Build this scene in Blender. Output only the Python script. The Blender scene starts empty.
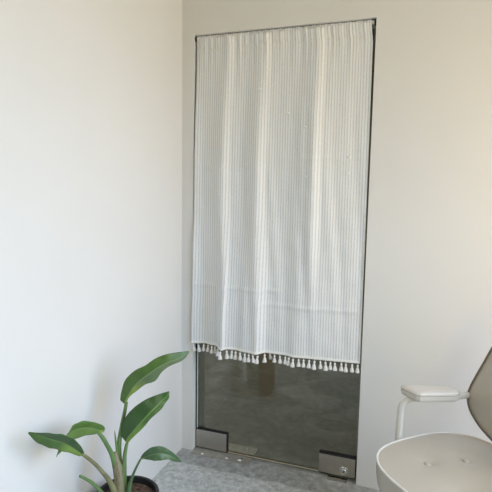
import bpy, bmesh, math, random
from mathutils import Vector, Matrix
random.seed(7)
PI = math.pi
scene = bpy.context.scene
C = scene.collection

# ------------------------------------------------------------ camera
cam_data = bpy.data.cameras.new('camera')
cam = bpy.data.objects.new('camera', cam_data)
C.objects.link(cam)
cam_data.sensor_width = 36.0
cam_data.lens = 35.963
cam_data.clip_start = 0.05
yaw, pitch, roll = -0.3420, 0.1138, 0.0162
fw = Vector((math.sin(yaw) * math.cos(pitch), math.cos(yaw) * math.cos(pitch), -math.sin(pitch)))
rt = Vector((math.cos(yaw), -math.sin(yaw), 0))
up = rt.cross(fw)
r2 = rt * math.cos(roll) + up * math.sin(roll)
u2 = -rt * math.sin(roll) + up * math.cos(roll)
M = Matrix((r2, u2, -fw)).transposed().to_4x4()
M.translation = Vector((1.1343, -2.2202, 1.3682))
cam.matrix_world = M
scene.camera = cam

# ------------------------------------------------------------ world, lights, exposure
vs = scene.view_settings
vs.view_transform = 'Standard'
vs.look = 'None'
vs.gamma = 1.0
vs.use_curve_mapping = False
vs.exposure = 0.0

world = bpy.data.worlds.new('world')
scene.world = world
world.use_nodes = True
wb = world.node_tree.nodes['Background']
wb.inputs['Color'].default_value = (1.0, 0.99, 0.97, 1)
wb.inputs['Strength'].default_value = 0.02


def area(name, loc, target, sx, sy, power, color):
    d = bpy.data.lights.new(name, 'AREA')
    d.shape = 'RECTANGLE'
    d.size, d.size_y = sx, sy
    d.energy = power
    d.color = color
    o = bpy.data.objects.new(name, d)
    C.objects.link(o)
    o.location = loc
    o.rotation_euler = (Vector(target) - Vector(loc)).to_track_quat('-Z', 'Y').to_euler()
    return o


# daylight through the windows in the right-hand wall: the front pane, the rear pane and the blue sky above them
def lamp_rgb(name, loc, target, sx, sy, rgb, spread=None):
    k = max(rgb)
    o = area(name, loc, target, sx, sy, k, tuple(c / k for c in rgb))
    if spread: o.data.spread = spread
    return o


lamp_rgb('window_daylight_corner', (2.35, -0.5, 1.4), (0, -0.5, 1.4), 0.6, 1.3, (12.6, 9.8, 5.6))
lamp_rgb('window_daylight_front', (2.35, -1.0, 1.4), (0, -1.0, 1.4), 0.9, 1.6, (8.5, 8.9, 10.6))
lamp_rgb('window_daylight_rear', (2.35, -2.4, 1.3), (0, -1.9, 1.3), 1.2, 1.6, (15.6, 13.0, 5.0))
lamp_rgb('window_sky', (2.35, -1.6, 1.5), (0.7, -1.6, 0.3), 2.1, 1.5, (9.4, 14.6, 23.0), 1.9)
# added lamp, out of sight, to light the hall floor behind the glass
lamp_rgb('hall_fill_light', (-0.7, 1.7, 2.6), (-0.4, 1.3, 0), 1.2, 0.6, (33, 32, 28))

# ------------------------------------------------------------ helpers
def tag(o, label=None, cat=None, group=None, kind=None):
    if label: o['label'] = label
    if cat: o['category'] = cat
    if group: o['group'] = group
    if kind: o['kind'] = kind
    return o


def empty(name, loc):
    o = bpy.data.objects.new(name, None)
    o.empty_display_size = 0.1
    C.objects.link(o)
    o.location = loc
    return o


def link(name, verts, faces, mat, parent=None, smooth=True, uvs=None):
    """one mesh object; verts are world coordinates"""
    off = Vector((0, 0, 0))
    p = parent
    while p is not None:
        off += p.location
        p = p.parent
    me = bpy.data.meshes.new(name)
    me.from_pydata([tuple(Vector(v) - off) for v in verts], [], faces)
    me.update()
    bm = bmesh.new()
    bm.from_mesh(me)
    bmesh.ops.recalc_face_normals(bm, faces=bm.faces)
    bm.to_mesh(me)
    bm.free()
    if uvs is not None:
        lay = me.uv_layers.new(name='UVMap')
        for lp in me.loops:
            lay.data[lp.index].uv = uvs[lp.vertex_index]
    for pl in me.polygons:
        pl.use_smooth = smooth
    me.materials.append(mat)
    o = bpy.data.objects.new(name, me)
    C.objects.link(o)
    if parent is not None:
        o.parent = parent
    return o


class Geo:
    def __init__(self):
        self.v, self.f, self.uv = [], [], []

    def ring_loft(self, rings, cap0=True, cap1=True, closed=True):
        b = len(self.v)
        n = len(rings[0])
        for r in rings:
            self.v += [Vector(p) for p in r]
        for i in range(len(rings) - 1):
            for j in range(n if closed else n - 1):
                k = (j + 1) % n
                self.f.append((b + i * n + j, b + i * n + k, b + (i + 1) * n + k, b + (i + 1) * n + j))
        if cap0: self.f.append(tuple(b + j for j in range(n))[::-1])
        if cap1: self.f.append(tuple(b + (len(rings) - 1) * n + j for j in range(n)))
        return self

    def tube(self, pts, rad, n=14, caps=True):
        pts = [Vector(p) for p in pts]
        rads = rad if isinstance(rad, (list, tuple)) else [rad] * len(pts)
        rings = []
        prev = None
        for i, p in enumerate(pts):
            t = (pts[min(i + 1, len(pts) - 1)] - pts[max(i - 1, 0)]).normalized()
            if prev is None:
                a = Vector((0, 0, 1)) if abs(t.z) < 0.9 else Vector((1, 0, 0))
                x = t.cross(a).normalized()
            else:
                x = (prev - t * prev.dot(t)).normalized()
            prev = x
            y = t.cross(x)
            rings.append([p + (x * math.cos(2 * PI * j / n) + y * math.sin(2 * PI * j / n)) * rads[i] for j in range(n)])
        return self.ring_loft(rings, caps, caps)

    def loop_tube(self, pts, rad, n=8):
        pts = [Vector(p) for p in pts]
        m = len(pts)
        b = len(self.v)
        nrm = Vector((0, 0, 0))
        for i in range(m):
            nrm += (pts[i] - pts[0]).cross(pts[(i + 1) % m] - pts[0])
        nrm.normalize()
        for i, p in enumerate(pts):
            t = (pts[(i + 1) % m] - pts[i - 1]).normalized()
            y = (nrm - t * nrm.dot(t)).normalized()
            x = t.cross(y)
            for j in range(n):
                a = 2 * PI * j / n
                self.v.append(p + (x * math.cos(a) + y * math.sin(a)) * rad)
        for i in range(m):
            for j in range(n):
                k = (j + 1) % n
                i2 = (i + 1) % m
                self.f.append((b + i * n + j, b + i * n + k, b + i2 * n + k, b + i2 * n + j))
        return self

    def box(self, lo, hi, bev=0.0):
        bm = bmesh.new()
        bmesh.ops.create_cube(bm, size=1)
        lo, hi = Vector(lo), Vector(hi)
        for v in bm.verts:
            v.co = Vector(((lo[i] + hi[i]) / 2 + v.co[i] * (hi[i] - lo[i]) for i in range(3)))
        if bev > 0:
            bmesh.ops.bevel(bm, geom=list(bm.edges), offset=bev, segments=2, profile=0.5, affect='EDGES')
        b = len(self.v)
        bm.verts.index_update()
        self.v += [v.co.copy() for v in bm.verts]
        self.f += [tuple(b + v.index for v in f.verts) for f in bm.faces]
        bm.free()
        return self

    def lathe(self, prof, c, axis='Z', n=40, cap0=False, cap1=False):
        rings = []
        for r, h in prof:
            ring = []
            for j in range(n):
                a = 2 * PI * j / n
                if axis == 'Z':
                    ring.append(Vector((c[0] + r * math.cos(a), c[1] + r * math.sin(a), c[2] + h)))
                elif axis == 'Y':
                    ring.append(Vector((c[0] + r * math.cos(a), c[1] + h, c[2] + r * math.sin(a))))
                else:
                    ring.append(Vector((c[0] + h, c[1] + r * math.cos(a), c[2] + r * math.sin(a))))
            rings.append(ring)
        return self.ring_loft(rings, cap0, cap1)

    def build(self, name, mat, parent=None, smooth=True, uvs=None):
        return link(name, self.v, self.f, mat, parent, smooth, uvs)


def auto_smooth(o, deg=35):
    me = o.data
    bm = bmesh.new()
    bm.from_mesh(me)
    for e in bm.edges:
        if len(e.link_faces) == 2 and e.calc_face_angle(0) > math.radians(deg):
            e.smooth = False
    bm.to_mesh(me)
    bm.free()
    return o


def catmull(pts, sub=6):
    pts = [Vector(p) for p in pts]
    out = []
    for i in range(len(pts) - 1):
        p0, p1, p2, p3 = pts[max(i - 1, 0)], pts[i], pts[i + 1], pts[min(i + 2, len(pts) - 1)]
        for k in range(sub):
            t = k / sub
            out.append(0.5 * ((2 * p1) + (p2 - p0) * t + (2 * p0 - 5 * p1 + 4 * p2 - p3) * t * t + (3 * p1 - p0 - 3 * p2 + p3) * t ** 3))
    out.append(pts[-1])
    return out


def interp(tab, x):
    if x <= tab[0][0]: return tab[0][1]
    for (x0, y0), (x1, y1) in zip(tab, tab[1:]):
        if x <= x1:
            t = (x - x0) / (x1 - x0)
            t = t * t * (3 - 2 * t)
            return y0 + (y1 - y0) * t
    return tab[-1][1]


# ------------------------------------------------------------ materials
def mat_new(name):
    m = bpy.data.materials.new(name)
    m.use_nodes = True
    nt = m.node_tree
    return m, nt, nt.nodes['Principled BSDF']


def N(nt, typ, **kw):
    n = nt.nodes.new(typ)
    for k, v in kw.items():
        setattr(n, k, v)
    return n


def ramp(nt, fac, stops):
    r = N(nt, 'ShaderNodeValToRGB')
    el = r.color_ramp.elements
    while len(el) < len(stops):
        el.new(0.5)
    for e, (p, c) in zip(el, stops):
        e.position = p
        e.color = (*c, 1) if len(c) == 3 else c
    nt.links.new(fac, r.inputs['Fac'])
    return r.outputs['Color']


def noise(nt, scale, detail=4, rough=0.55, vec=None):
    n = N(nt, 'ShaderNodeTexNoise')
    n.inputs['Scale'].default_value = scale
    n.inputs['Detail'].default_value = detail
    n.inputs['Roughness'].default_value = rough
    if vec is None:
        g = N(nt, 'ShaderNodeNewGeometry')
        vec = g.outputs['Position']
    nt.links.new(vec, n.inputs['Vector'])
    return n.outputs['Fac']


def mix(nt, fac, a, b, mode='MIX'):
    m = N(nt, 'ShaderNodeMix', data_type='RGBA', blend_type=mode)
    for s, v in ((m.inputs[0], fac), (m.inputs[6], a), (m.inputs[7], b)):
        if hasattr(v, 'type') and hasattr(v, 'links'):
            nt.links.new(v, s)
        elif isinstance(v, (int, float)):
            s.default_value = v
        else:
            s.default_value = (*v, 1)
    return m.outputs[2]


def bump(nt, bsdf, h, strength, dist=0.01):
    b = N(nt, 'ShaderNodeBump')
    b.inputs['Strength'].default_value = strength
    b.inputs['Distance'].default_value = dist
    nt.links.new(h, b.inputs['Height'])
    nt.links.new(b.outputs['Normal'], bsdf.inputs['Normal'])


def simple(name, col, rough=0.5, metal=0.0, var=0.06, scale=25.0, bmp=0.0, spec=0.5):
    m, nt, b = mat_new(name)
    f = noise(nt, scale)
    lo = tuple(max(c * (1 - var), 0) for c in col)
    hi = tuple(min(c * (1 + var), 1) for c in col)
    nt.links.new(ramp(nt, f, [(0.3, lo), (0.7, hi)]), b.inputs['Base Color'])
    b.inputs['Roughness'].default_value = rough
    b.inputs['Metallic'].default_value = metal
    b.inputs['Specular IOR Level'].default_value = spec
    if bmp: bump(nt, b, noise(nt, scale * 6), bmp, 0.004)
    return m


MAT = {}
MAT['plaster'] = simple('plaster', (0.765, 0.76, 0.745), 0.75, 0, 0.015, 2.2, 0.06, 0.25)
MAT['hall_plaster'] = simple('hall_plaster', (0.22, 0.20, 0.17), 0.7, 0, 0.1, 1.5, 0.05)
MAT['ceiling_paint'] = simple('ceiling_paint', (0.80, 0.77, 0.71), 0.85, 0, 0.02, 2.0)


def concrete(name, c0, c1, rough, strip):
    m, nt, b = mat_new(name)
    big = noise(nt, 3.0, 6, 0.6)
    col = ramp(nt, big, [(0.30, c0), (0.70, c1)])
    fine = noise(nt, 38.0, 5, 0.65)
    col = mix(nt, 0.55, col, ramp(nt, fine, [(0.36, tuple(c * 0.66 for c in c0)), (0.62, tuple(min(1, c * 1.2) for c in c1))]))
    v = N(nt, 'ShaderNodeTexVoronoi')
    v.inputs['Scale'].default_value = 55.0
    g = N(nt, 'ShaderNodeNewGeometry')
    nt.links.new(g.outputs['Position'], v.inputs['Vector'])
    pit = ramp(nt, v.outputs['Distance'], [(0.14, (1, 1, 1)), (0.30, (0, 0, 0))])
    sel = ramp(nt, noise(nt, 21.0, 2), [(0.44, (0, 0, 0)), (0.52, (1, 1, 1))])
    pm = mix(nt, 1.0, pit, sel, 'MULTIPLY')
    bw = N(nt, 'ShaderNodeRGBToBW')
    nt.links.new(pm, bw.inputs['Color'])
    sc = N(nt, 'ShaderNodeMath', operation='MULTIPLY')
    sc.inputs[1].default_value = 0.75
    nt.links.new(bw.outputs['Val'], sc.inputs[0])
    col = mix(nt, sc.outputs[0], col, tuple(c * 0.42 for c in c0))
    if strip:
        # rough cut strip of screed along the sill of the door
        sp = N(nt, 'ShaderNodeSeparateXYZ')
        nt.links.new(g.outputs['Position'], sp.inputs[0])
        wob = N(nt, 'ShaderNodeMath', operation='MULTIPLY_ADD')
        nt.links.new(noise(nt, 14.0, 4), wob.inputs[0])
        wob.inputs[1].default_value = 0.05
        nt.links.new(sp.outputs['Y'], wob.inputs[2])
        mask = ramp(nt, wob.outputs[0], [(0.0, (0, 0, 0)), (1.0, (0, 0, 0))])
        mr = N(nt, 'ShaderNodeMapRange')
        nt.links.new(wob.outputs[0], mr.inputs['Value'])
        mr.inputs['From Min'].default_value = -0.104
        mr.inputs['From Max'].default_value = -0.090
        rough_col = ramp(nt, noise(nt, 26.0, 8, 0.75), [(0.32, tuple(c * 0.42 for c in c0)), (0.48, tuple(c * 0.74 for c in c0)), (0.58, tuple(c * 0.92 for c in c0)), (0.72, tuple(min(1, c * 1.2) for c in c1))])
        col = mix(nt, mr.outputs['Result'], col, rough_col)
    nt.links.new(col, b.inputs['Base Color'])
    b.inputs['Roughness'].default_value = rough
    bump(nt, b, noise(nt, 70.0, 6, 0.7), 0.18, 0.006)
    return m, nt, b


MAT['concrete'] = concrete('concrete', (0.46, 0.475, 0.46), (0.61, 0.625, 0.61), 0.55, True)[0]


def hall_concrete():
    m, nt, b = mat_new('hall_concrete')
    n1 = N(nt, 'ShaderNodeTexNoise')
    n1.inputs['Scale'].default_value = 3.4
    n1.inputs['Detail'].default_value = 7
    n1.inputs['Roughness'].default_value = 0.62
    n1.inputs['Distortion'].default_value = 1.2
    g = N(nt, 'ShaderNodeNewGeometry')
    nt.links.new(g.outputs['Position'], n1.inputs['Vector'])
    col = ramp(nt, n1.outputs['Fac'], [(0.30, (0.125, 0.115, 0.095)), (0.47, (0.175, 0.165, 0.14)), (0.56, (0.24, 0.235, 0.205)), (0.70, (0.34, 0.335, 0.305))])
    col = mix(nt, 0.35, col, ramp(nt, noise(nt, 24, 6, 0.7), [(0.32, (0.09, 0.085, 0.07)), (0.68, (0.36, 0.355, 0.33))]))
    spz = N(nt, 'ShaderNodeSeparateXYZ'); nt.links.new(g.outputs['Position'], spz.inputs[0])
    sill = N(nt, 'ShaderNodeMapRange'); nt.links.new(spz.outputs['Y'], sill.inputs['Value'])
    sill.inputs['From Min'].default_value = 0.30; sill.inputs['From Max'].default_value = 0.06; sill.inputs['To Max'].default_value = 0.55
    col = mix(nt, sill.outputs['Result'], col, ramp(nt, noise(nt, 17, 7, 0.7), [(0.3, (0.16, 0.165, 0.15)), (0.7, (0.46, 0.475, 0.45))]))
    # brown reflection painted into the screed colour
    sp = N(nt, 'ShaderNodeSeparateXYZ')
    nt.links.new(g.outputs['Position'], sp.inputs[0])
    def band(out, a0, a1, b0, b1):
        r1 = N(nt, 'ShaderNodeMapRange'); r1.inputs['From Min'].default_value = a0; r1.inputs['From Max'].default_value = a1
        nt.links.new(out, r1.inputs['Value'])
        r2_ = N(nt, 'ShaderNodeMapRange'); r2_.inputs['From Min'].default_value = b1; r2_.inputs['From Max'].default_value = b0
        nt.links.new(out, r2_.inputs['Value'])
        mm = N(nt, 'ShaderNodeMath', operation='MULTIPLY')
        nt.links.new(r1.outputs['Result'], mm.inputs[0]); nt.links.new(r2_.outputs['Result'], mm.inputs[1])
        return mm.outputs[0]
    # the patch lies at about x 0.15..0.28 (slanting with depth), y 0.8..1.5
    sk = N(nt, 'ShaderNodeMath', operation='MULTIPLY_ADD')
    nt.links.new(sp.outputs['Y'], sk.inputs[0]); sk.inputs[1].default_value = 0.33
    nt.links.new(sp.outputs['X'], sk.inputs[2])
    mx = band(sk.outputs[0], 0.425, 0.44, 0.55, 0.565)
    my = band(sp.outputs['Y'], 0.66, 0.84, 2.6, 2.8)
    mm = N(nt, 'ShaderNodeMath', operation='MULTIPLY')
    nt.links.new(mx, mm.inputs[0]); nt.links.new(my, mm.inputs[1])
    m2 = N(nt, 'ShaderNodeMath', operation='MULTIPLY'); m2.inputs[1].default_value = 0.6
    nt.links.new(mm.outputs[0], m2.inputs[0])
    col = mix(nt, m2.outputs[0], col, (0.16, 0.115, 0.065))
    nt.links.new(col, b.inputs['Base Color'])
    b.inputs['Roughness'].default_value = 0.38
    bump(nt, b, noise(nt, 40.0, 5), 0.05, 0.004)
    return m


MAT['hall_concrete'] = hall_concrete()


def glass():
    m, nt, b = mat_new('clear_glass')
    out = [n for n in nt.nodes if n.type == 'OUTPUT_MATERIAL'][0]
    nt.nodes.remove(b)
    t = N(nt, 'ShaderNodeBsdfTransparent'); t.inputs['Color'].default_value = (0.90, 0.93, 0.91, 1)
    gl = N(nt, 'ShaderNodeBsdfGlossy'); gl.inputs['Roughness'].default_value = 0.03
    fr = N(nt, 'ShaderNodeFresnel'); fr.inputs['IOR'].default_value = 1.45
    mx = N(nt, 'ShaderNodeMixShader')
    nt.links.new(fr.outputs[0], mx.inputs[0]); nt.links.new(t.outputs[0], mx.inputs[1]); nt.links.new(gl.outputs[0], mx.inputs[2])
    nt.links.new(mx.outputs[0], out.inputs['Surface'])
    return m


MAT['glass'] = glass()
MAT['glass_edge'] = simple('glass_edge', (0.60, 0.72, 0.71), 0.25, 0, 0.05)
MAT['bottom_trim'] = simple('bottom_trim', (0.62, 0.55, 0.42), 0.35)
MAT['steel'] = simple('satin_steel', (0.56, 0.53, 0.48), 0.28, 1.0, 0.04, 60)
MAT['steel_bright'] = simple('polished_steel', (0.80, 0.80, 0.79), 0.15, 1.0, 0.03, 60)
MAT['plate_steel'] = simple('scuffed_plate_steel', (0.40, 0.385, 0.345), 0.36, 0.35, 0.16, 40)
MAT['gasket'] = simple('dark_gasket', (0.025, 0.025, 0.025), 0.6)
MAT['rod_white'] = simple('rod_white', (0.80, 0.82, 0.85), 0.3)
MAT['cap_black'] = simple('rubber_black', (0.02, 0.02, 0.022), 0.5)
MAT['white_yarn'] = simple('white_yarn', (0.92, 0.91, 0.88), 0.9, 0, 0.05, 300, 0.3)
MAT['upholstery'] = simple('cream_leatherette', (0.485, 0.435, 0.355), 0.36, 0, 0.02, 8, 0.04, 0.65)
_b = MAT['upholstery'].node_tree.nodes['Principled BSDF']
_b.inputs['Coat Weight'].default_value = 0.7
_b.inputs['Coat Roughness'].default_value = 0.42
_b.inputs['Coat IOR'].default_value = 1.6
MAT['arm_pad'] = simple('ivory_leatherette', (0.63, 0.595, 0.54), 0.40, 0, 0.02, 8, 0.04)
MAT['piping_light'] = simple('ivory_piping', (0.76, 0.73, 0.68), 0.4)
MAT['piping_dark'] = simple('taupe_piping', (0.17, 0.135, 0.095), 0.45)
MAT['cream_metal'] = simple('cream_metal', (0.68, 0.66, 0.61), 0.3, 0, 0.02)
MAT['pot_black'] = simple('pot_black', (0.014, 0.015, 0.017), 0.42, 0, 0.2, 30)
MAT['caster'] = simple('caster_grey', (0.30, 0.29, 0.27), 0.4)


def soil():
    m, nt, b = mat_new('potting_bark')
    nt.links.new(ramp(nt, noise(nt, 60, 6, 0.7), [(0.3, (0.02, 0.012, 0.008)), (0.55, (0.13, 0.075, 0.045)), (0.75, (0.30, 0.20, 0.12))]), b.inputs['Base Color'])
    b.inputs['Roughness'].default_value = 0.9
    bump(nt, b, noise(nt, 60, 6, 0.7), 0.8, 0.02)
    return m


MAT['soil'] = soil()


def leaf_mat(name, side_a, side_b, base, rib, base_end):
    """blade colours: the half left of the midrib, the half right of it, the young yellow-green base, the midrib"""
    m, nt, b = mat_new(name)
    uv = N(nt, 'ShaderNodeUVMap')
    sp = N(nt, 'ShaderNodeSeparateXYZ')
    nt.links.new(uv.outputs[0], sp.inputs[0])
    d = N(nt, 'ShaderNodeMath', operation='SUBTRACT'); d.inputs[1].default_value = 0.5
    nt.links.new(sp.outputs['X'], d.inputs[0])
    ab = N(nt, 'ShaderNodeMath', operation='ABSOLUTE'); nt.links.new(d.outputs[0], ab.inputs[0])
    vv = N(nt, 'ShaderNodeMath', operation='MULTIPLY_ADD'); vv.inputs[1].default_value = -0.35
    nt.links.new(ab.outputs[0], vv.inputs[0]); nt.links.new(sp.outputs['Y'], vv.inputs[2])
    sn = N(nt, 'ShaderNodeMath', operation='MULTIPLY'); sn.inputs[1].default_value = 210.0
    nt.links.new(vv.outputs[0], sn.inputs[0])
    si = N(nt, 'ShaderNodeMath', operation='SINE'); nt.links.new(sn.outputs[0], si.inputs[0])
    half = N(nt, 'ShaderNodeMath', operation='GREATER_THAN'); half.inputs[1].default_value = 0.5
    nt.links.new(sp.outputs['X'], half.inputs[0])
    col = mix(nt, half.outputs[0], side_a, side_b)
    # young tissue at the base of the right half
    bs = N(nt, 'ShaderNodeMapRange'); nt.links.new(sp.outputs['Y'], bs.inputs['Value'])
    bs.inputs['From Min'].default_value = base_end * 1.25; bs.inputs['From Max'].default_value = base_end * 0.7
    bm_ = N(nt, 'ShaderNodeMath', operation='MULTIPLY')
    nt.links.new(bs.outputs['Result'], bm_.inputs[0]); nt.links.new(half.outputs[0], bm_.inputs[1])
    col = mix(nt, bm_.outputs[0], col, base)
    var = ramp(nt, noise(nt, 18, 4), [(0.3, (0.82, 0.82, 0.82)), (0.7, (1.12, 1.12, 1.12))])
    col = mix(nt, 1.0, col, var, 'MULTIPLY')
    mr = N(nt, 'ShaderNodeMapRange'); nt.links.new(si.outputs[0], mr.inputs['Value'])
    mr.inputs['From Min'].default_value = 0.2; mr.inputs['From Max'].default_value = 1.0; mr.inputs['To Max'].default_value = 0.10
    col = mix(nt, mr.outputs['Result'], col, rib)
    ribm = ramp(nt, ab.outputs[0], [(0.016, (1, 1, 1)), (0.04, (0, 0, 0))])
    bw = N(nt, 'ShaderNodeRGBToBW'); nt.links.new(ribm, bw.inputs[0])
    col = mix(nt, bw.outputs[0], col, rib)
    nt.links.new(col, b.inputs['Base Color'])
    b.inputs['Roughness'].default_value = 0.34
    b.inputs['Specular IOR Level'].default_value = 0.5
    bump(nt, b, si.outputs[0], 0.10, 0.002)
    return m


YG = (0.25, 0.34, 0.06)
MAT['leaf_tall'] = leaf_mat('leaf_tall', (0.075, 0.15, 0.03), (0.115, 0.17, 0.08), YG, (0.18, 0.26, 0.12), 0.30)
MAT['leaf_dark'] = leaf_mat('leaf_dark', (0.045, 0.105, 0.03), (0.06, 0.13, 0.03), (0.17, 0.28, 0.05), (0.16, 0.28, 0.07), 0.34)
MAT['leaf_low'] = leaf_mat('leaf_low', (0.055, 0.115, 0.045), (0.065, 0.13, 0.05), YG, (0.14, 0.22, 0.10), 0.10)
MAT['leaf_light'] = leaf_mat('leaf_light', (0.10, 0.20, 0.04), (0.12, 0.21, 0.05), YG, (0.18, 0.28, 0.10), 0.15)
MAT['stem_green'] = simple('stem_green', (0.125, 0.22, 0.075), 0.45, 0, 0.15, 30)
MAT['stem_dark'] = simple('stem_dark_green', (0.075, 0.15, 0.06), 0.45, 0, 0.15, 30)
MAT['stem_brown'] = simple('stem_brownish_green', (0.20, 0.20, 0.10), 0.55, 0, 0.25, 30)


def sheath_mat():
    m, nt, b = mat_new('dry_sheath')
    g = N(nt, 'ShaderNodeNewGeometry')
    mp = N(nt, 'ShaderNodeMapping'); mp.inputs['Scale'].default_value = (1, 1, 0.12)
    nt.links.new(g.outputs['Position'], mp.inputs['Vector'])
    f = noise(nt, 130, 5, 0.7, mp.outputs[0])
    nt.links.new(ramp(nt, f, [(0.3, (0.13, 0.09, 0.05)), (0.5, (0.27, 0.24, 0.15)), (0.7, (0.22, 0.27, 0.12))]), b.inputs['Base Color'])
    b.inputs['Roughness'].default_value = 0.65
    bump(nt, b, f, 0.3, 0.004)
    return m


MAT['sheath'] = sheath_mat()
NSTRIPE = 68


def cloth():
    m, nt, b = mat_new('striped_gauze')
    out = [n for n in nt.nodes if n.type == 'OUTPUT_MATERIAL'][0]
    uv = N(nt, 'ShaderNodeUVMap')
    sp = N(nt, 'ShaderNodeSeparateXYZ'); nt.links.new(uv.outputs[0], sp.inputs[0])
    a = N(nt, 'ShaderNodeMath', operation='MULTIPLY'); a.inputs[1].default_value = 2 * PI * NSTRIPE
    nt.links.new(sp.outputs['X'], a.inputs[0])
    s = N(nt, 'ShaderNodeMath', operation='SINE'); nt.links.new(a.outputs[0], s.inputs[0])
    mp = N(nt, 'ShaderNodeMapping'); mp.inputs['Scale'].default_value = (300, 120, 1)
    nt.links.new(uv.outputs[0], mp.inputs['Vector'])
    fleck = noise(nt, 1.0, 3, 0.6, mp.outputs[0])
    ad = N(nt, 'ShaderNodeMath', operation='MULTIPLY_ADD'); ad.inputs[1].default_value = 1.6
    nt.links.new(fleck, ad.inputs[0]); nt.links.new(s.outputs[0], ad.inputs[2])
    mr = N(nt, 'ShaderNodeMapRange'); nt.links.new(ad.outputs[0], mr.inputs['Value'])
    mr.inputs['From Min'].default_value = 0.75; mr.inputs['From Max'].default_value = 2.0
    col = mix(nt, mr.outputs['Result'], (0.92, 0.93, 0.93), (0.62, 0.645, 0.67))
    nt.links.new(col, b.inputs['Base Color'])
    b.inputs['Roughness'].default_value = 0.9
    b.inputs['Specular IOR Level'].default_value = 0.1
    bump(nt, b, s.outputs[0], 0.12, 0.003)
    tr = N(nt, 'ShaderNodeBsdfTranslucent'); tr.inputs['Color'].default_value = (0.75, 0.73, 0.68, 1)
    mx = N(nt, 'ShaderNodeMixShader'); mx.inputs[0].default_value = 0.08
    nt.links.new(b.outputs[0], mx.inputs[1]); nt.links.new(tr.outputs[0], mx.inputs[2])
    nt.links.new(mx.outputs[0], out.inputs['Surface'])
    return m


MAT['cloth'] = cloth()

# ------------------------------------------------------------ the room
A0, A1, HH, TH = 0.063, 0.911, 2.10, 0.15     # door opening, wall thickness
RX, RY, RZ = 2.42, -4.2, 2.80                  # room size


def struct(g, name, mat, smooth=False):
    o = g.build(name, mat, None, smooth)
    o['kind'] = 'structure'
    return o


struct(Geo().box((-0.15, RY, -0.12), (RX + 0.15, 0.02, 0)), 'floor', MAT['concrete'])
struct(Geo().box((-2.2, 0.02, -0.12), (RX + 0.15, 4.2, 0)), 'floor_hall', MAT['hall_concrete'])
struct(Geo().box((-0.15, RY, 0), (0, 0, RZ)), 'wall_left', MAT['plaster'])
g = Geo()
g.box((-0.15, 0, 0), (A0, TH, RZ)); g.box((A1, 0, 0), (RX, TH, RZ)); g.box((A0, 0, HH), (A1, TH, RZ))
struct(g, 'wall_back', MAT['plaster'])
g = Geo()
W0, W1, Z0, Z1 = -3.2, -0.18, 0.4, 2.3
g.box((RX, RY, 0), (RX + 0.15, W0, RZ)); g.box((RX, W1, 0), (RX + 0.15, TH, RZ))
g.box((RX, W0, 0), (RX + 0.15, W1, Z0)); g.box((RX, W0, Z1), (RX + 0.15, W1, RZ))
struct(g, 'wall_right', MAT['plaster'])
struct(Geo().box((-0.15, RY, RZ), (RX + 0.15, TH, RZ + 0.1)), 'ceiling', MAT['ceiling_paint'])
g = Geo()
for yy in (W0, (W0 + W1) / 2, W1):
    g.box((RX + 0.04, yy - 0.025, Z0), (RX + 0.09, yy + 0.025, Z1))
for zz in (Z0, Z1):
    g.box((RX + 0.04, W0, zz - 0.025), (RX + 0.09, W1, zz + 0.025))
struct(g, 'window_1', MAT['cream_metal'])
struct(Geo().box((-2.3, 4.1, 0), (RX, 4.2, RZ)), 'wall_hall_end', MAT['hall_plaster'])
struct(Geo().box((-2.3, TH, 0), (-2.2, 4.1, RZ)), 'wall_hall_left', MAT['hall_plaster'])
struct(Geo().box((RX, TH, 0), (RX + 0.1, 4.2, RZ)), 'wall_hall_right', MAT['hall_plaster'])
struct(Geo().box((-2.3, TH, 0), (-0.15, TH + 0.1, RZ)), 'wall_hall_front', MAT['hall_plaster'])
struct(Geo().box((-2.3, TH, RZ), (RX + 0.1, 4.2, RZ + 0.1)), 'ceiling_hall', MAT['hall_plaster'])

# ------------------------------------------------------------ the glass door
door = empty('door_1', (0.487, 0.042, 0.0))
door['kind'] = 'structure'
GY0, GY1 = 0.036, 0.048
GX0, GX1 = A0 + 0.008, A1 - 0.008
g = Geo().box((GX0, GY0, 0.011), (GX1, GY1, HH - 0.008))
g.build('glass_pane', MAT['glass'], door, False)
g = Geo().box((A0 + 0.0005, GY0 - 0.002, 0.112), (A0 + 0.0072, GY1, HH - 0.01))
g.build('edge_seal', MAT['gasket'], door, False)
g = Geo().box((GX0 - 0.0006, GY0 - 0.0006, 0.112), (GX0 + 0.0050, GY1 + 0.0006, HH - 0.01), 0.0004)
g.build('polished_edge', MAT['glass_edge'], door, False)
g = Geo().box((0.249, GY0 - 0.0006, 0.0085), (0.724, GY1 + 0.0006, 0.0125), 0.0004)
g.build('bottom_edge', MAT['bottom_trim'], door, False)


def patch(x0, x1, z0, z1, fx0, fx1, fz1):
    """steel clamp around the glass, on a dark gasket that shows as a rim"""
    r = Geo().box((x0 - fx0, 0.0325, z0 - 0.003), (x1 + fx1, 0.0515, z1 + fz1), 0.0008)
    o = r.build('gasket', MAT['gasket'], door, False)
    p = Geo().box((x0, 0.0295, z0), (x1, 0.0545, z1), 0.0015)
    q = p.build('patch_fitting', MAT['steel'], door, False)
    o.parent = q
    return q


pl = patch(0.071, 0.2425, 0.010, 0.105, 0.003, 0.004, 0.006)
pr = patch(0.7275, 0.9005, 0.011, 0.105, 0.0, 0.004, 0.009)
lock = Geo()
lc = (0.850, 0.0295, 0.041)
lock.lathe([(0.021, 0.0), (0.021, -0.004), (0.0195, -0.006), (0.0165, -0.0065), (0.0155, -0.004), (0.0135, -0.004), (0.0125, -0.0105), (0.011, -0.012)], lc, 'Y', 32, False, True)
o = lock.build('lock_cylinder', MAT['steel_bright'], pr)
auto_smooth(o)
k = Geo().box((0.849, 0.0165, 0.034), (0.851, 0.0178, 0.048))
k.build('keyhole', MAT['gasket'], o, False)

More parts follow.
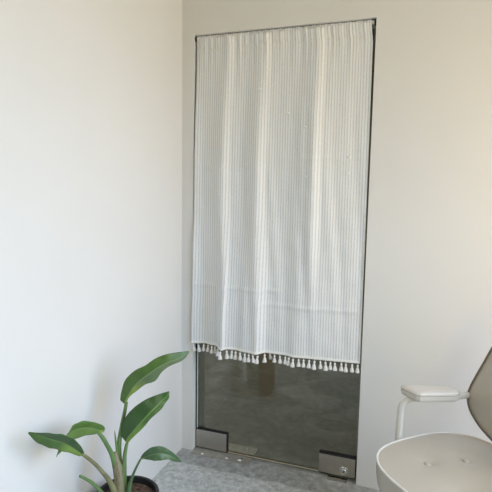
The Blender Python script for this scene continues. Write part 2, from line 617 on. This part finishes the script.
# floor spring cover under the pivot side and the lock's striking plate
g = Geo().box((0.066, -0.030, 0.0), (0.386, 0.136, 0.0035), 0.001)
cv = g.build('floor_spring_cover', MAT['plate_steel'], None, False)
tag(cv, 'scuffed flat steel cover plate set in the floor under left corner of glass door', 'cover plate')
for sy in (0.012, 0.115):
    g = Geo().lathe([(0.0001, 0.0), (0.006, 0.0), (0.005, 0.0012), (0.0001, 0.0016)], (0.335, sy, 0.0036), 'Z', 16)
    g.build('screw', MAT['steel_bright'], cv)
random.seed(11)
for cx, cy, r in ((0.262, -0.012, 0.006), (0.330, -0.006, 0.008), (0.128, -0.018, 0.007)):
    ring = []
    g = Geo()
    for h, k in ((0.0, 1.0), (0.002, 0.9), (0.0032, 0.45)):
        ring.append([(cx + r * k * 1.3 * math.cos(a * PI / 4 + 0.3) * (0.8 + 0.4 * ((a * 7) % 5) / 5), cy + r * k * math.sin(a * PI / 4 + 0.3), 0.0035 + h) for a in range(8)])
    o = g.ring_loft(ring).build('plaster_crumb', MAT['white_yarn'], None, False)
    tag(o, 'tiny white crumb of plaster lying on the steel cover plate by the glass door', 'crumb', 'white crumbs on the floor plate')
g = Geo().box((0.775, -0.004, 0.0), (0.868, 0.030, 0.0028), 0.0008)
g.box((0.800, 0.0, 0.0028), (0.845, 0.024, 0.0034), 0.0003)
sk = g.build('strike_plate', MAT['steel_bright'], None, False)
tag(sk, 'small pale metal strike plate on the floor under the lock of the glass door', 'strike plate')

# ------------------------------------------------------------ curtain rod and curtain
ROD = (0.020, 2.085)
rod = empty('curtain_rod', (0.487, ROD[0], ROD[1]))
tag(rod, 'white tension rod wedged across the top of the door opening', 'curtain rod')
g = Geo().tube([(A0 + 0.012, ROD[0], ROD[1]), (A1 - 0.012, ROD[0], ROD[1])], 0.0065, 20)
g.build('tube', MAT['rod_white'], rod)
for x0, x1, s in ((A0, A0 + 0.02, 1), (A1 - 0.02, A1, -1)):
    xa, xb = (x0, x1) if s > 0 else (x1, x0)
    g = Geo().lathe([(0.0125, 0.0005 * s), (0.0125, 0.007 * s), (0.0095, 0.009 * s)], (xa, ROD[0], ROD[1]), 'X', 24, True, True)
    ec = auto_smooth(g.build('end_cap', MAT['cap_black'], rod))
    g = Geo().tube([(xa + 0.009 * s, ROD[0], ROD[1]), (xa + 0.026 * s, ROD[0], ROD[1])], 0.0085, 20)
    auto_smooth(g.build('collar', MAT['rod_white'], rod))

HEM_Z = 0.592
XL_TOP, XR_TOP = 0.073, 0.894
# left and right selvedge against height fraction (0 top, 1 hem)
XL = [(0.0, 0.073), (0.1, 0.073), (0.3, 0.070), (0.5, 0.068), (0.75, 0.064), (0.93, 0.058), (1.0, 0.057)]
XR = [(0.0, 0.891), (0.06, 0.900), (0.4, 0.902), (0.7, 0.903), (1.0, 0.904)]
# fold profile at the hem and higher up: (fraction along the width, y)
HEM = [(0.0, -0.012), (0.085, 0.016), (0.15, 0.002), (0.225, -0.062), (0.245, -0.030), (0.30, -0.030), (0.355, -0.044), (0.425, -0.056),
       (0.475, -0.010), (0.56, -0.008), (0.65, -0.020), (0.77, -0.014), (0.90, 0.0), (1.0, 0.010)]
MID = [(0.0, -0.006), (0.05, 0.006), (0.11, -0.002), (0.19, -0.030), (0.238, -0.002), (0.31, 0.004), (0.40, -0.030), (0.452, 0.000), (0.56, 0.004),
       (0.66, -0.014), (0.715, -0.032), (0.765, -0.002), (0.88, 0.008), (1.0, 0.010)]
TOP = [(0.0, 0.012), (0.14, 0.006), (0.205, -0.005), (0.25, 0.010), (0.34, 0.008), (0.425, -0.005), (0.465, 0.010), (0.61, 0.008), (0.725, -0.005), (0.77, 0.010), (1.0, 0.010)]


def cur_y(u, v):
    # the fold lines drift sideways on their way down
    t, m_, h = interp(TOP, u), interp(MID, u - 0.015 * (v - 0.5)), interp(HEM, u)
    if v < 0.45:
        k = v / 0.45
        k = k * k * (3 - 2 * k)
        y = t + (m_ - t) * k
    else:
        k = (v - 0.45) / 0.55
        k = k * k * (3 - 2 * k)
        y = m_ + (h - m_) * k
    # gathers under the rod, dying out downwards
    gth = max(0.0, 1 - v / 0.16) ** 1.5
    y += gth * 0.0024 * (math.sin(u * 150 + 4.1 * math.sin(u * 17)) + 0.9 * math.sin(u * 83 + 2 * math.sin(u * 29)) + 0.7 * math.sin(u * 263 + 3 * math.sin(u * 41)))
    # seam of the rod pocket
    y += 0.0035 * math.exp(-((v - 0.036) / 0.005) ** 2)
    y += 0.0016 * math.sin(u * 60 + 3 * math.sin(v * 5)) * min(1, v * 3)
    # packing creases across the cloth
    for vc, u0, u1, a in ((0.41, 0.0, 0.36, 0.004), (0.80, 0.0, 0.55, 0.005), (0.845, 0.40, 1.0, 0.004), (0.385, 0.62, 1.0, 0.002)):
        if u0 <= u <= u1:
            e = min(1, (u - u0) / 0.04, (u1 - u) / 0.04)
            y -= a * e * math.exp(-((v - vc) / 0.006) ** 2)
    # rumples in the lower half
    y += 0.0040 * math.sin(u * 23 + v * 31) * math.sin(v * 17 + u * 9) * max(0, v - 0.25)
    y += 0.0012 * math.sin(u * 61 - v * 47) * math.sin(v * 29 + u * 37) * min(1, v * 2)
    return min(y, 0.028)


def cur_point(u, v, lift=0.0):
    xl, xr = interp(XL, v), interp(XR, v)
    z_top = 2.088 + 0.004 * math.sin(u * 41) + 0.003 * math.sin(u * 97 + 1)
    hem = HEM_Z - 0.006 * math.sin(PI * u) * 0.0
    return Vector((xl + (xr - xl) * u, cur_y(u, v) - lift, z_top + (hem - z_top) * v))


NU, NV = 340, 200
g = Geo()
uvs = []
rows = [i / NV for i in range(NV + 1)]
# rod pocket: cloth comes over the rod from behind
pocket = []
for k in range(7):
    a = PI * (1 - k / 6)        # behind -> over the top -> front
    pocket.append(a)
verts, faces = [], []
for a in pocket:
    for i in range(NU + 1):
        u = i / NU
        p = cur_point(u, 0)
        f = 0.0105 + 0.003 * (0.5 + 0.5 * math.sin(u * 150 + 2.1 * math.sin(u * 17)))
        verts.append(Vector((p.x, ROD[0] - 0.0105 * math.cos(PI - a) * -1 if False else ROD[0] + 0.0098 * -math.cos(a), ROD[1] + f * math.sin(a))))
        uvs.append((u, 1.0 + 0.01 * (6 - pocket.index(a)) / 6))
for v in rows[1:]:
    for i in range(NU + 1):
        u = i / NU
        verts.append(cur_point(u, v))
        uvs.append((u, 1 - v))
for j in range(len(pocket) + NV - 1):
    for i in range(NU):
        b = j * (NU + 1) + i
        faces.append((b, b + 1, b + NU + 2, b + NU + 1))
curtain = empty('curtain', (0.487, ROD[0], ROD[1]))
tag(curtain, 'white striped gauze curtain with tasselled hem hanging over the glass door', 'curtain')
cl = link('cloth_panel', verts, faces, MAT['cloth'], curtain, True, uvs)
sm = cl.modifiers.new('thickness', 'SOLIDIFY')
sm.thickness = 0.0010
sm.offset = 0

# braid along the hem
braid = [cur_point(i / 160, 1.0, 0.0012) + Vector((0, 0, -0.001)) for i in range(161)]
g = Geo()
rings = []
for p in braid:
    rings.append([p + Vector((0, math.cos(2 * PI * j / 10) * 0.0032, math.sin(2 * PI * j / 10) * 0.0062)) for j in range(10)])
g.ring_loft(rings)
br = g.build('trim', MAT['white_yarn'], curtain)
br['label'] = 'plain white braid along the hem'


def tassel(p, tilt, yaw_, s):
    g = Geo()
    R = Matrix.Rotation(yaw_, 3, 'Z') @ Matrix.Rotation(tilt, 3, 'Y')
    prof = [(0.0010, 0.004), (0.0012, -0.006), (0.0042, -0.0085), (0.0058, -0.0125), (0.0048, -0.0170), (0.0034, -0.0190), (0.0037, -0.0205),
            (0.0062, -0.0260), (0.0085, -0.0340), (0.0100, -0.0425), (0.0103, -0.0465), (0.0050, -0.0470)]
    rings = []
    n = 18
    for r, h in prof:
        ring = []
        for j in range(n):
            a = 2 * PI * j / n
            rr = r * (1 + (0.13 * math.cos(9 * a) if h < -0.022 else 0))
            hh = h + (0.0016 * math.sin(j * 2.4) if h < -0.045 else 0)
            ring.append(Vector(p) + R @ Vector((rr * math.cos(a) * s, rr * math.sin(a) * s, hh * s)))
        rings.append(ring)
    g.ring_loft(rings, True, True)
    return g.build('tassel', MAT['white_yarn'], curtain)


NT = 35
for i in range(NT):
    u = (i + 0.5) / NT + random.uniform(-0.004, 0.004)
    p = cur_point(min(max(u, 0.004), 0.994), 1.0, 0.001) + Vector((0, 0, -0.007))
    tilt = random.gauss(0, 0.14)
    if i == 17: tilt = -0.7
    tassel(p, tilt, random.uniform(0, 3), random.uniform(0.86, 1.02))

# pale lumps of yarn standing in for small points of light on the cloth
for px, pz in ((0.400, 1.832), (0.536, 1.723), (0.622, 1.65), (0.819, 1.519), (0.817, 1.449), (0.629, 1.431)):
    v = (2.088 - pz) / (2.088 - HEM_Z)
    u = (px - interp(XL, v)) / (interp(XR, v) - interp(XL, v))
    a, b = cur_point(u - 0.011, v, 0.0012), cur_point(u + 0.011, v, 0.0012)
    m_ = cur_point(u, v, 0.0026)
    o = Geo().tube([a, m_, b], [0.0014, 0.0042, 0.0014], 10).build('light_point_stand_in', MAT['white_yarn'], curtain)

# ------------------------------------------------------------ potted plant
PC = Vector((0.166, -0.765, 0.0))
plant = empty('potted_plant', PC)
tag(plant, 'leafy green plant with paddle-shaped leaves in a black pot by the left wall', 'plant')
g = Geo().lathe([(0.001, 0.0), (0.080, 0.0), (0.084, 0.004), (0.106, 0.222), (0.110, 0.228), (0.116, 0.231), (0.1175, 0.240), (0.116, 0.249), (0.111, 0.251),
                 (0.106, 0.248), (0.104, 0.236), (0.100, 0.19), (0.001, 0.188)], PC, 'Z', 64)
auto_smooth(g.build('pot', MAT['pot_black'], plant), 40)
g = Geo()
rings = []
random.seed(3)
for k in range(12):
    r = 0.1035 * (1 - k / 11.5)
    rings.append([PC + Vector((r * math.cos(2 * PI * j / 48), r * math.sin(2 * PI * j / 48), 0.226 + 0.010 * (k / 11) + random.uniform(-0.004, 0.005) * (k > 0))) for j in range(48)])
g.ring_loft(rings, False, True)
g.build('soil', MAT['soil'], plant)
LEAVES = {
 'leaf1': [
   ([0.1305, -0.7483, 0.5944], [0.1442, -0.7447, 0.5833], [0.1513, -0.7422, 0.5835]) ,
   ([0.1324, -0.7438, 0.6259], [0.1548, -0.738, 0.6074], [0.162, -0.7355, 0.6076]) ,
   ([0.1482, -0.7434, 0.6709], [0.1791, -0.7353, 0.6464], [0.1889, -0.7338, 0.6309]) ,
   ([0.1816, -0.7324, 0.7077], [0.2041, -0.7285, 0.6737], [0.2198, -0.7249, 0.6572]) ,
   ([0.2189, -0.7166, 0.7283], [0.2324, -0.7156, 0.6973], [0.2556, -0.7103, 0.6727]) ,
   ([0.2448, -0.6995, 0.7495], [0.2583, -0.6984, 0.7184], [0.2739, -0.6947, 0.7031]) ,
   ([0.2776, -0.6754, 0.7637], [0.2881, -0.6752, 0.7343], [0.2977, -0.6732, 0.7231]) ,
   ([0.309, -0.6477, 0.7675], [0.3193, -0.6468, 0.7449], [0.3259, -0.6458, 0.7342]) ,
   ([0.3293, -0.6246, 0.7669], [0.3348, -0.6241, 0.7548], [0.3365, -0.6246, 0.7452]) ,
   ([0.3406, -0.6099, 0.7664], [0.3419, -0.6097, 0.7639], [0.3421, -0.6101, 0.76]) ,
 ],
 'leaf2': [
   ([0.1582, -0.7801, 0.4709], [0.1726, -0.7768, 0.4558], [0.1786, -0.7753, 0.4508]) ,
   ([0.1579, -0.7827, 0.4948], [0.1807, -0.777, 0.4748], [0.1931, -0.7733, 0.4689]) ,
   ([0.1638, -0.7819, 0.5278], [0.1983, -0.7736, 0.4953], [0.2162, -0.7674, 0.4931]) ,
   ([0.1793, -0.7777, 0.5608], [0.2175, -0.7691, 0.5194], [0.2392, -0.7616, 0.5182]) ,
   ([0.2042, -0.7654, 0.5891], [0.2364, -0.7594, 0.544], [0.2534, -0.7539, 0.5392]) ,
   ([0.2316, -0.7478, 0.6102], [0.2546, -0.7448, 0.5674], [0.2659, -0.7424, 0.5539]) ,
   ([0.2595, -0.7256, 0.6228], [0.2711, -0.7258, 0.5873], [0.2872, -0.7215, 0.5753]) ,
   ([0.2832, -0.7057, 0.6294], [0.2835, -0.7085, 0.6053], [0.2948, -0.7059, 0.5936]) ,
   ([0.299, -0.6942, 0.6338], [0.2982, -0.696, 0.6214], [0.3037, -0.6954, 0.6102]) ,
   ([0.3005, -0.6884, 0.6329], [0.3011, -0.6884, 0.6313], [0.3017, -0.6885, 0.6288]) ,
 ],
 'leaf3': [
   ([0.2436, -0.7929, 0.4226], [0.2455, -0.7928, 0.4183], [0.2469, -0.7927, 0.4153]) ,
   ([0.2525, -0.7935, 0.4361], [0.2611, -0.7916, 0.4264], [0.2656, -0.791, 0.4184]) ,
   ([0.2684, -0.791, 0.454], [0.2795, -0.7894, 0.435], [0.2865, -0.7888, 0.4189]) ,
   ([0.286, -0.7834, 0.4649], [0.2975, -0.7824, 0.4395], [0.3027, -0.7832, 0.4174]) ,
   ([0.3016, -0.7724, 0.4656], [0.3153, -0.7709, 0.438], [0.3196, -0.7719, 0.4171]) ,
   ([0.3175, -0.7573, 0.456], [0.3291, -0.7564, 0.4287], [0.3328, -0.757, 0.4133]) ,
   ([0.336, -0.7422, 0.4378], [0.3434, -0.7422, 0.4163], [0.342, -0.7443, 0.4028]) ,
   ([0.351, -0.7289, 0.4154], [0.3538, -0.7295, 0.402], [0.3521, -0.7311, 0.3941]) ,
   ([0.3641, -0.7164, 0.3915], [0.3638, -0.7167, 0.3902], [0.363, -0.7172, 0.3888]) ,
 ],
 'leaf4': [
   ([0.1424, -0.8572, 0.542], [0.1413, -0.8587, 0.5334], [0.1383, -0.8604, 0.5282]) ,
   ([0.1379, -0.8675, 0.5586], [0.1324, -0.8717, 0.5397], [0.1265, -0.8751, 0.5294]) ,
   ([0.1329, -0.8986, 0.581], [0.1244, -0.9041, 0.5607], [0.1192, -0.9084, 0.5405]) ,
   ([0.1287, -0.9398, 0.606], [0.1177, -0.9469, 0.5796], [0.1098, -0.9529, 0.5533]) ,
   ([0.1265, -0.9815, 0.6212], [0.1131, -0.9902, 0.589], [0.1056, -0.9964, 0.5601]) ,
   ([0.1257, -1.014, 0.6194], [0.1127, -1.0229, 0.5847], [0.1053, -1.029, 0.5563]) ,
   ([0.1228, -1.0391, 0.5978], [0.1127, -1.0464, 0.5667], [0.1079, -1.0504, 0.548]) ,
   ([0.1189, -1.0677, 0.5495], [0.1176, -1.0685, 0.5465], [0.1163, -1.0693, 0.5434]) ,
 ],
 'leaf5': [
   ([0.1654, -0.9997, 0.5333], [0.1598, -1.0025, 0.5269], [0.1542, -1.0052, 0.5205]) ,
   ([0.1647, -1.017, 0.5687], [0.1508, -1.0239, 0.5529], [0.1366, -1.0301, 0.5433]) ,
   ([0.1588, -1.037, 0.5972], [0.1365, -1.0472, 0.5784], [0.1199, -1.055, 0.5627]) ,
   ([0.148, -1.0595, 0.6191], [0.1233, -1.071, 0.5974], [0.104, -1.0797, 0.5819]) ,
   ([0.1325, -1.0846, 0.6346], [0.108, -1.0955, 0.6162], [0.0918, -1.1031, 0.6009]) ,
   ([0.1125, -1.1119, 0.6439], [0.0962, -1.1188, 0.6348], [0.0827, -1.1247, 0.6257]) ,
   ([0.0779, -1.1344, 0.6482], [0.0765, -1.1351, 0.6467], [0.0752, -1.1357, 0.6452]) ,
 ],
}
STEMS = {
 'stem1': [([0.1531, -0.7409, 0.5892], 0.006), ([0.1498, -0.7529, 0.5441], 0.0068), ([0.1452, -0.7662, 0.4919], 0.0076), ([0.144, -0.7782, 0.4402], 0.0085), ([0.15, -0.7885, 0.3816], 0.011), ([0.1597, -0.7979, 0.3199], 0.013), ([0.1689, -0.8065, 0.2656], 0.013)] ,
 'stem2': [([0.1763, -0.7758, 0.453], 0.0055), ([0.1753, -0.7843, 0.4304], 0.0065), ([0.1759, -0.7934, 0.3974], 0.0078), ([0.1787, -0.8039, 0.3467], 0.011), ([0.1811, -0.8121, 0.272], 0.012)] ,
 'stem3': [([0.2448, -0.7932, 0.4173], 0.0035), ([0.2329, -0.8006, 0.3907], 0.0042), ([0.2198, -0.8096, 0.3553], 0.005), ([0.209, -0.8127, 0.3169], 0.0075), ([0.2053, -0.8142, 0.2714], 0.009)] ,
 'stem4': [([0.1246, -0.8752, 0.5345], 0.0055), ([0.1343, -0.8639, 0.5109], 0.0068), ([0.1405, -0.8449, 0.4733], 0.0075), ([0.1475, -0.8265, 0.428], 0.0085), ([0.1532, -0.815, 0.374], 0.0105), ([0.1599, -0.8137, 0.3215], 0.012), ([0.1642, -0.8182, 0.2717], 0.012)] ,
 'stem5': [([0.1598, -1.0025, 0.5269], 0.005), ([0.1571, -0.9652, 0.4895], 0.0058), ([0.1557, -0.928, 0.448], 0.0062), ([0.1593, -0.8904, 0.3955], 0.0072), ([0.163, -0.8624, 0.3508], 0.009), ([0.1684, -0.8448, 0.3042], 0.011), ([0.1699, -0.8327, 0.2669], 0.012)] ,
 'stem6': [([0.1575, -1.0117, 0.4574], 0.004), ([0.1641, -0.9715, 0.4168], 0.0055), ([0.1662, -0.9337, 0.3702], 0.006), ([0.1586, -0.8806, 0.3015], 0.008), ([0.1569, -0.8445, 0.2521], 0.009)] ,
 'spear': [([0.1314, -0.7865, 0.4971], 0.0008), ([0.1349, -0.7876, 0.4774], 0.0026), ([0.14, -0.7897, 0.4452], 0.004), ([0.1464, -0.7918, 0.4094], 0.005), ([0.1571, -0.7995, 0.3585], 0.006)] ,
 'sheath': [([0.1474, -0.8082, 0.4296], 0.0075), ([0.1534, -0.8115, 0.4024], 0.0125), ([0.1637, -0.8121, 0.367], 0.0165), ([0.1693, -0.8153, 0.3245], 0.0185), ([0.1713, -0.8165, 0.2647], 0.02)] ,
}

for key, mt in (('stem1', 'stem_green'), ('stem2', 'stem_green'), ('stem3', 'stem_dark'), ('stem4', 'stem_green'), ('stem5', 'stem_brown'), ('stem6', 'stem_green')):
    pts = catmull([p for p, r in STEMS[key]], 6)
    rs = [v.x for v in catmull([(r, 0, 0) for p, r in STEMS[key]], 6)]
    Geo().tube(pts, rs, 12).build('stem', MAT[mt], plant)
for key, nm, mt in (('spear', 'shoot', 'stem_green'), ('sheath', 'sheath', 'sheath')):
    pts = catmull([p for p, r in STEMS[key]], 6)
    rs = [v.x for v in catmull([(r, 0, 0) for p, r in STEMS[key]], 6)]
    o = Geo().tube(pts, rs, 16).build(nm, MAT[mt], plant)
    o['label'] = 'young pale green shoot' if nm == 'shoot' else 'brownish dry leaf sheath around the stems'

VIEW = Vector((1.1343, -2.2202, 1.3682))


def leaf(st, mt, fold, sub=5, edge_label=None):
    ea = catmull([s[0] for s in st], sub)
    mi = catmull([s[1] for s in st], sub)
    eb = catmull([s[2] for s in st], sub)
    m = 7
    vs, fs, uv = [], [], []
    n = len(mi)
    for i in range(n):
        # blade normal from its own run and width; the halves rise from the midrib like a keel
        run = (mi[min(i + 1, n - 1)] - mi[max(i - 1, 0)])
        wid = (eb[i] - ea[i])
        nr = run.cross(wid)
        if nr.length < 1e-9: nr = Vector((0, -1, 0))
        nr.normalize()
        w = wid.length
        for j in range(-m, m + 1):
            t = abs(j) / m
            q = mi[i].lerp(ea[i] if j < 0 else eb[i], t)
            rip = 0.03 * w * math.sin(i * 0.9 + (2 if j < 0 else 0)) * t * t
            vs.append(q + nr * (fold * w * (1.0 * t - 0.45 * t * t) + rip))
            uv.append((0.5 + 0.5 * j / m, i / (n - 1)))
    k = 2 * m + 1
    for i in range(n - 1):
        for j in range(k - 1):
            fs.append((i * k + j, i * k + j + 1, (i + 1) * k + j + 1, (i + 1) * k + j))
    o = link('leaf', vs, fs, MAT[mt], plant, True, uv)
    md = o.modifiers.new('thickness', 'SOLIDIFY')
    md.thickness = 0.0012
    md.offset = 0
    return o


leaf(LEAVES['leaf1'], 'leaf_tall', 0.18)
leaf(LEAVES['leaf2'], 'leaf_dark', 0.16)
leaf(LEAVES['leaf3'], 'leaf_low', -0.16)
leaf(LEAVES['leaf4'], 'leaf_light', 0.2)
leaf(LEAVES['leaf5'], 'leaf_dark', 0.2)

# ------------------------------------------------------------ office chair
ANG = math.radians(44)
AX = Vector((math.cos(ANG), math.sin(ANG), 0))      # towards the backrest
WX = Vector((-math.sin(ANG), math.cos(ANG), 0))     # towards the far arm
SC = Vector((1.320, -0.556, 0))
chair = empty('office_chair', SC)
tag(chair, 'cream upholstered swivel armchair with button-tufted seat at right, facing left', 'chair')
HD, HW, NE = 0.250, 0.262, 3.0


def sq(a, scale_d, scale_w, n_=NE):
    c, s = math.cos(a), math.sin(a)
    return (scale_d * math.copysign(abs(c) ** (2 / n_), c), scale_w * math.copysign(abs(s) ** (2 / n_), s))


def spt(d, w, z): return SC + AX * d + WX * w + Vector((0, 0, z))


BUT = [Vector((1.199, -0.537, 0)), Vector((1.322, -0.470, 0))]
dv = BUT[1] - BUT[0]
per = Vector((dv.y, -dv.x, 0))
BUT += [BUT[0] + per * 1.35, BUT[1] + per * 1.35]


def dome(d, w):
    e = min(1.0, (abs(d / HD) ** NE + abs(w / HW) ** NE) ** (1 / NE))
    z = 0.458 + 0.016 * (1 - e ** 2.6)
    p = spt(d, w, 0)
    for b in BUT:
        q = (p - b)
        q.z = 0
        z -= 0.017 * math.exp(-(q.length / 0.036) ** 1.3)
    return z


NA = 128
rings = []
for zz, sc in ((0.362, 0.30), (0.362, 0.90), (0.366, 0.955), (0.376, 0.985), (0.40, 1.0), (0.43, 1.005), (0.452, 1.0)):
    rings.append([spt(*sq(2 * PI * j / NA, HD * sc, HW * sc), zz) for j in range(NA)])
for k in range(0, 41):
    sc = 0.992 * (1 - (k / 40.5) ** 1.0)
    ring = []
    for j in range(NA):
        d, w = sq(2 * PI * j / NA, HD * sc, HW * sc, NE - (1 - sc) * 0.9)
        ring.append(spt(d, w, dome(d, w)))
    rings.append(ring)
g = Geo().ring_loft(rings)
g.build('seat', MAT['upholstery'], chair)
g = Geo().loop_tube([spt(*sq(2 * PI * j / 160, HD * 0.998, HW * 0.998), 0.4575) for j in range(160)], 0.0042)
o = g.build('piping', MAT['piping_light'], [c for c in chair.children if c.name.startswith('seat')][0])
for b in BUT:
    d, w = (b - SC).dot(AX), (b - SC).dot(WX)
    z = dome(d, w)
    g = Geo().lathe([(0.0001, -0.004), (0.0115, -0.003), (0.0128, 0.003), (0.0108, 0.0075), (0.0080, 0.0078), (0.0055, 0.0090), (0.0001, 0.0096)], (b.x, b.y, z), 'Z', 24)
    g.build('button', MAT['upholstery'], chair)

# backrest: padded shield, leaning back
TL = math.radians(14)
BU = Vector((AX.x * math.sin(TL), AX.y * math.sin(TL), math.cos(TL)))
BN = WX.cross(BU).normalized()
if BN.dot(AX) < 0: BN = -BN
CB = Vector((1.32, -0.56, 0.46)) + Vector((math.cos(math.radians(42)), math.sin(math.radians(42)), 0)) * 0.2
half = [(0.022, 0.045), (0.030, 0.085), (0.044, 0.125), (0.060, 0.161), (0.088, 0.202), (0.114, 0.224), (0.144, 0.2355), (0.177, 0.2345), (0.225, 0.222),
        (0.287, 0.203), (0.350, 0.184), (0.400, 0.163), (0.440, 0.132), (0.462, 0.095), (0.472, 0.050)]
outl = [(w, s) for s, w in half] + [(-w, s) for s, w in half[::-1]]
loop = []
m_ = len(outl)
for i in range(m_):
    p0, p1, p2, p3 = [Vector((*outl[(i + k) % m_], 0)) for k in (-1, 0, 1, 2)]
    for k in range(5):
        t = k / 5
        loop.append(0.5 * ((2 * p1) + (p2 - p0) * t + (2 * p0 - 5 * p1 + 4 * p2 - p3) * t * t + (3 * p1 - p0 - 3 * p2 + p3) * t ** 3))
cen = Vector((0, 0.22, 0))


def bpt(q, sc, n_):
    w, s = cen.x + (q.x - cen.x) * sc, cen.y + (q.y - cen.y) * sc
    return CB + WX * (w - 0.004) + BU * s + BN * n_ + AX * 0.004


rings = []
for sc, dp in ((0.25, 0.052), (0.90, 0.050), (0.96, 0.044), (0.985, 0.030), (0.99, 0.012), (0.985, 0.0)):
    rings.append([bpt(q, sc, dp) for q in loop])
for k in range(1, 16):
    sc = 0.985 * (1 - k / 15.3)
    rings.append([bpt(q, sc, -0.022 * (1 - (sc / 0.985) ** 2.4) + 0.03 * 0) for q in loop])
back = Geo().ring_loft(rings).build('backrest', MAT['upholstery'], chair)
o = Geo().loop_tube([bpt(q, 0.992, 0.002) for q in loop], 0.0052).build('piping', MAT['piping_dark'], back)
o['label'] = 'dark taupe piping around the backrest'

# far and near arms: bent tube and padded rest
def mirror(p):
    q = Vector(p) - SC
    return Vector(p) - WX * (2 * q.dot(WX))


def arm(mir):
    f = (lambda p: mirror(p)) if mir else (lambda p: Vector(p))
    path = [(1.392, -0.172, 0.598), (1.345, -0.225, 0.602), (1.26, -0.294, 0.604), (1.169, -0.338, 0.605)]
    for k in range(0, 9):
        a = k / 8 * PI / 2
        path.append((1.142 - 0.042 * math.sin(a), -0.350 - 0.020 * math.sin(a), 0.605 - 0.045 * (1 - math.cos(a))))
    path += [(1.0985, -0.372, 0.53), (1.097, -0.374, 0.46), (1.096, -0.3755, 0.39)]
    for k in range(1, 9):
        a = k / 8 * PI / 2
        path.append((1.096 + 0.035 * (1 - math.cos(a)), -0.3755 - 0.025 * (1 - math.cos(a)), 0.385 - 0.035 * math.sin(a)))
    path += [(1.20, -0.46, 0.349), (1.26, -0.503, 0.349)]
    t = Geo().tube([f(p) for p in path], 0.0125, 16).build('arm_tube', MAT['cream_metal'], chair)
    # pad: long rounded block, blunt slanted nose
    d = Vector((0.94, 0.342, 0)).normalized()
    w = Vector((-d.y, d.x, 0))
    c = Vector((1.213, -0.330, -0.0075))
    ol = [(-0.112, 0.034), (-0.108, 0.0415), (-0.09, 0.043), (0.052, 0.037), (0.075, 0.031), (0.088, 0.017), (0.092, 0.0), (0.088, -0.017), (0.075, -0.031), (0.052, -0.037),
          (-0.055, -0.043), (-0.072, -0.041), (-0.085, -0.030), (-0.110, 0.018)]
    lp = []
    n = len(ol)
    for i in range(n):
        p0, p1, p2, p3 = [Vector((*ol[(i + k) % n], 0)) for k in (-1, 0, 1, 2)]
        for k in range(5):
            s = k / 5
            lp.append(0.5 * ((2 * p1) + (p2 - p0) * s + (2 * p0 - 5 * p1 + 4 * p2 - p3) * s * s + (3 * p1 - p0 - 3 * p2 + p3) * s ** 3))
    def pt(q, sc, z): return f(c + d * (q.x * sc) + w * (q.y * sc) + Vector((0, 0, z)))
    rings = [[pt(q, sc, z) for q in lp] for sc, z in ((0.30, 0.617), (0.90, 0.617), (0.965, 0.620), (0.995, 0.628), (1.0, 0.637), (0.99, 0.645), (0.94, 0.650), (0.80, 0.6535), (0.55, 0.655), (0.25, 0.6555), (0.05, 0.6555))]
    pad = Geo().ring_loft(rings).build('armrest', MAT['arm_pad'], chair)
    Geo().loop_tube([pt(q, 0.995, 0.6435) for q in lp], 0.0026).build('piping', MAT['upholstery'], pad)


arm(False)
arm(True)
# back support, column and five-star base below the seat
Geo().tube(catmull([CB + BU * 0.20 + BN * 0.058, CB + BU * 0.06 + BN * 0.062, CB + BU * -0.04 + BN * 0.045, SC + AX * 0.15 + Vector((0, 0, 0.35)), SC + Vector((0, 0, 0.35))], 8), 0.016, 14).build('back_support', MAT['cream_metal'], chair)
Geo().lathe([(0.001, 0.362), (0.09, 0.361), (0.09, 0.335), (0.03, 0.330), (0.03, 0.22), (0.022, 0.218), (0.022, 0.10), (0.038, 0.098), (0.038, 0.058), (0.001, 0.056)], SC, 'Z', 32).build('column', MAT['cream_metal'], chair)
for k in range(5):
    a = ANG + PI / 5 + k * 2 * PI / 5
    dr = Vector((math.cos(a), math.sin(a), 0))
    sd = Vector((-dr.y, dr.x, 0))
    lg = Geo().tube([SC + dr * 0.02 + Vector((0, 0, 0.082)), SC + dr * 0.15 + Vector((0, 0, 0.076)), SC + dr * 0.25 + Vector((0, 0, 0.068))], [0.022, 0.018, 0.014], 12).build('leg', MAT['cream_metal'], chair)
    cpt = SC + dr * 0.25
    g = Geo()
    for s in (-1, 1):
        g.tube([cpt + sd * (0.006 * s) + Vector((0, 0, 0.0265)), cpt + sd * (0.021 * s) + Vector((0, 0, 0.0265))], 0.0265, 20)
    g.tube([cpt + Vector((0, 0, 0.0265)), cpt + Vector((0, 0, 0.07))], 0.006, 10)
    auto_smooth(g.build('caster', MAT['caster'], lg))
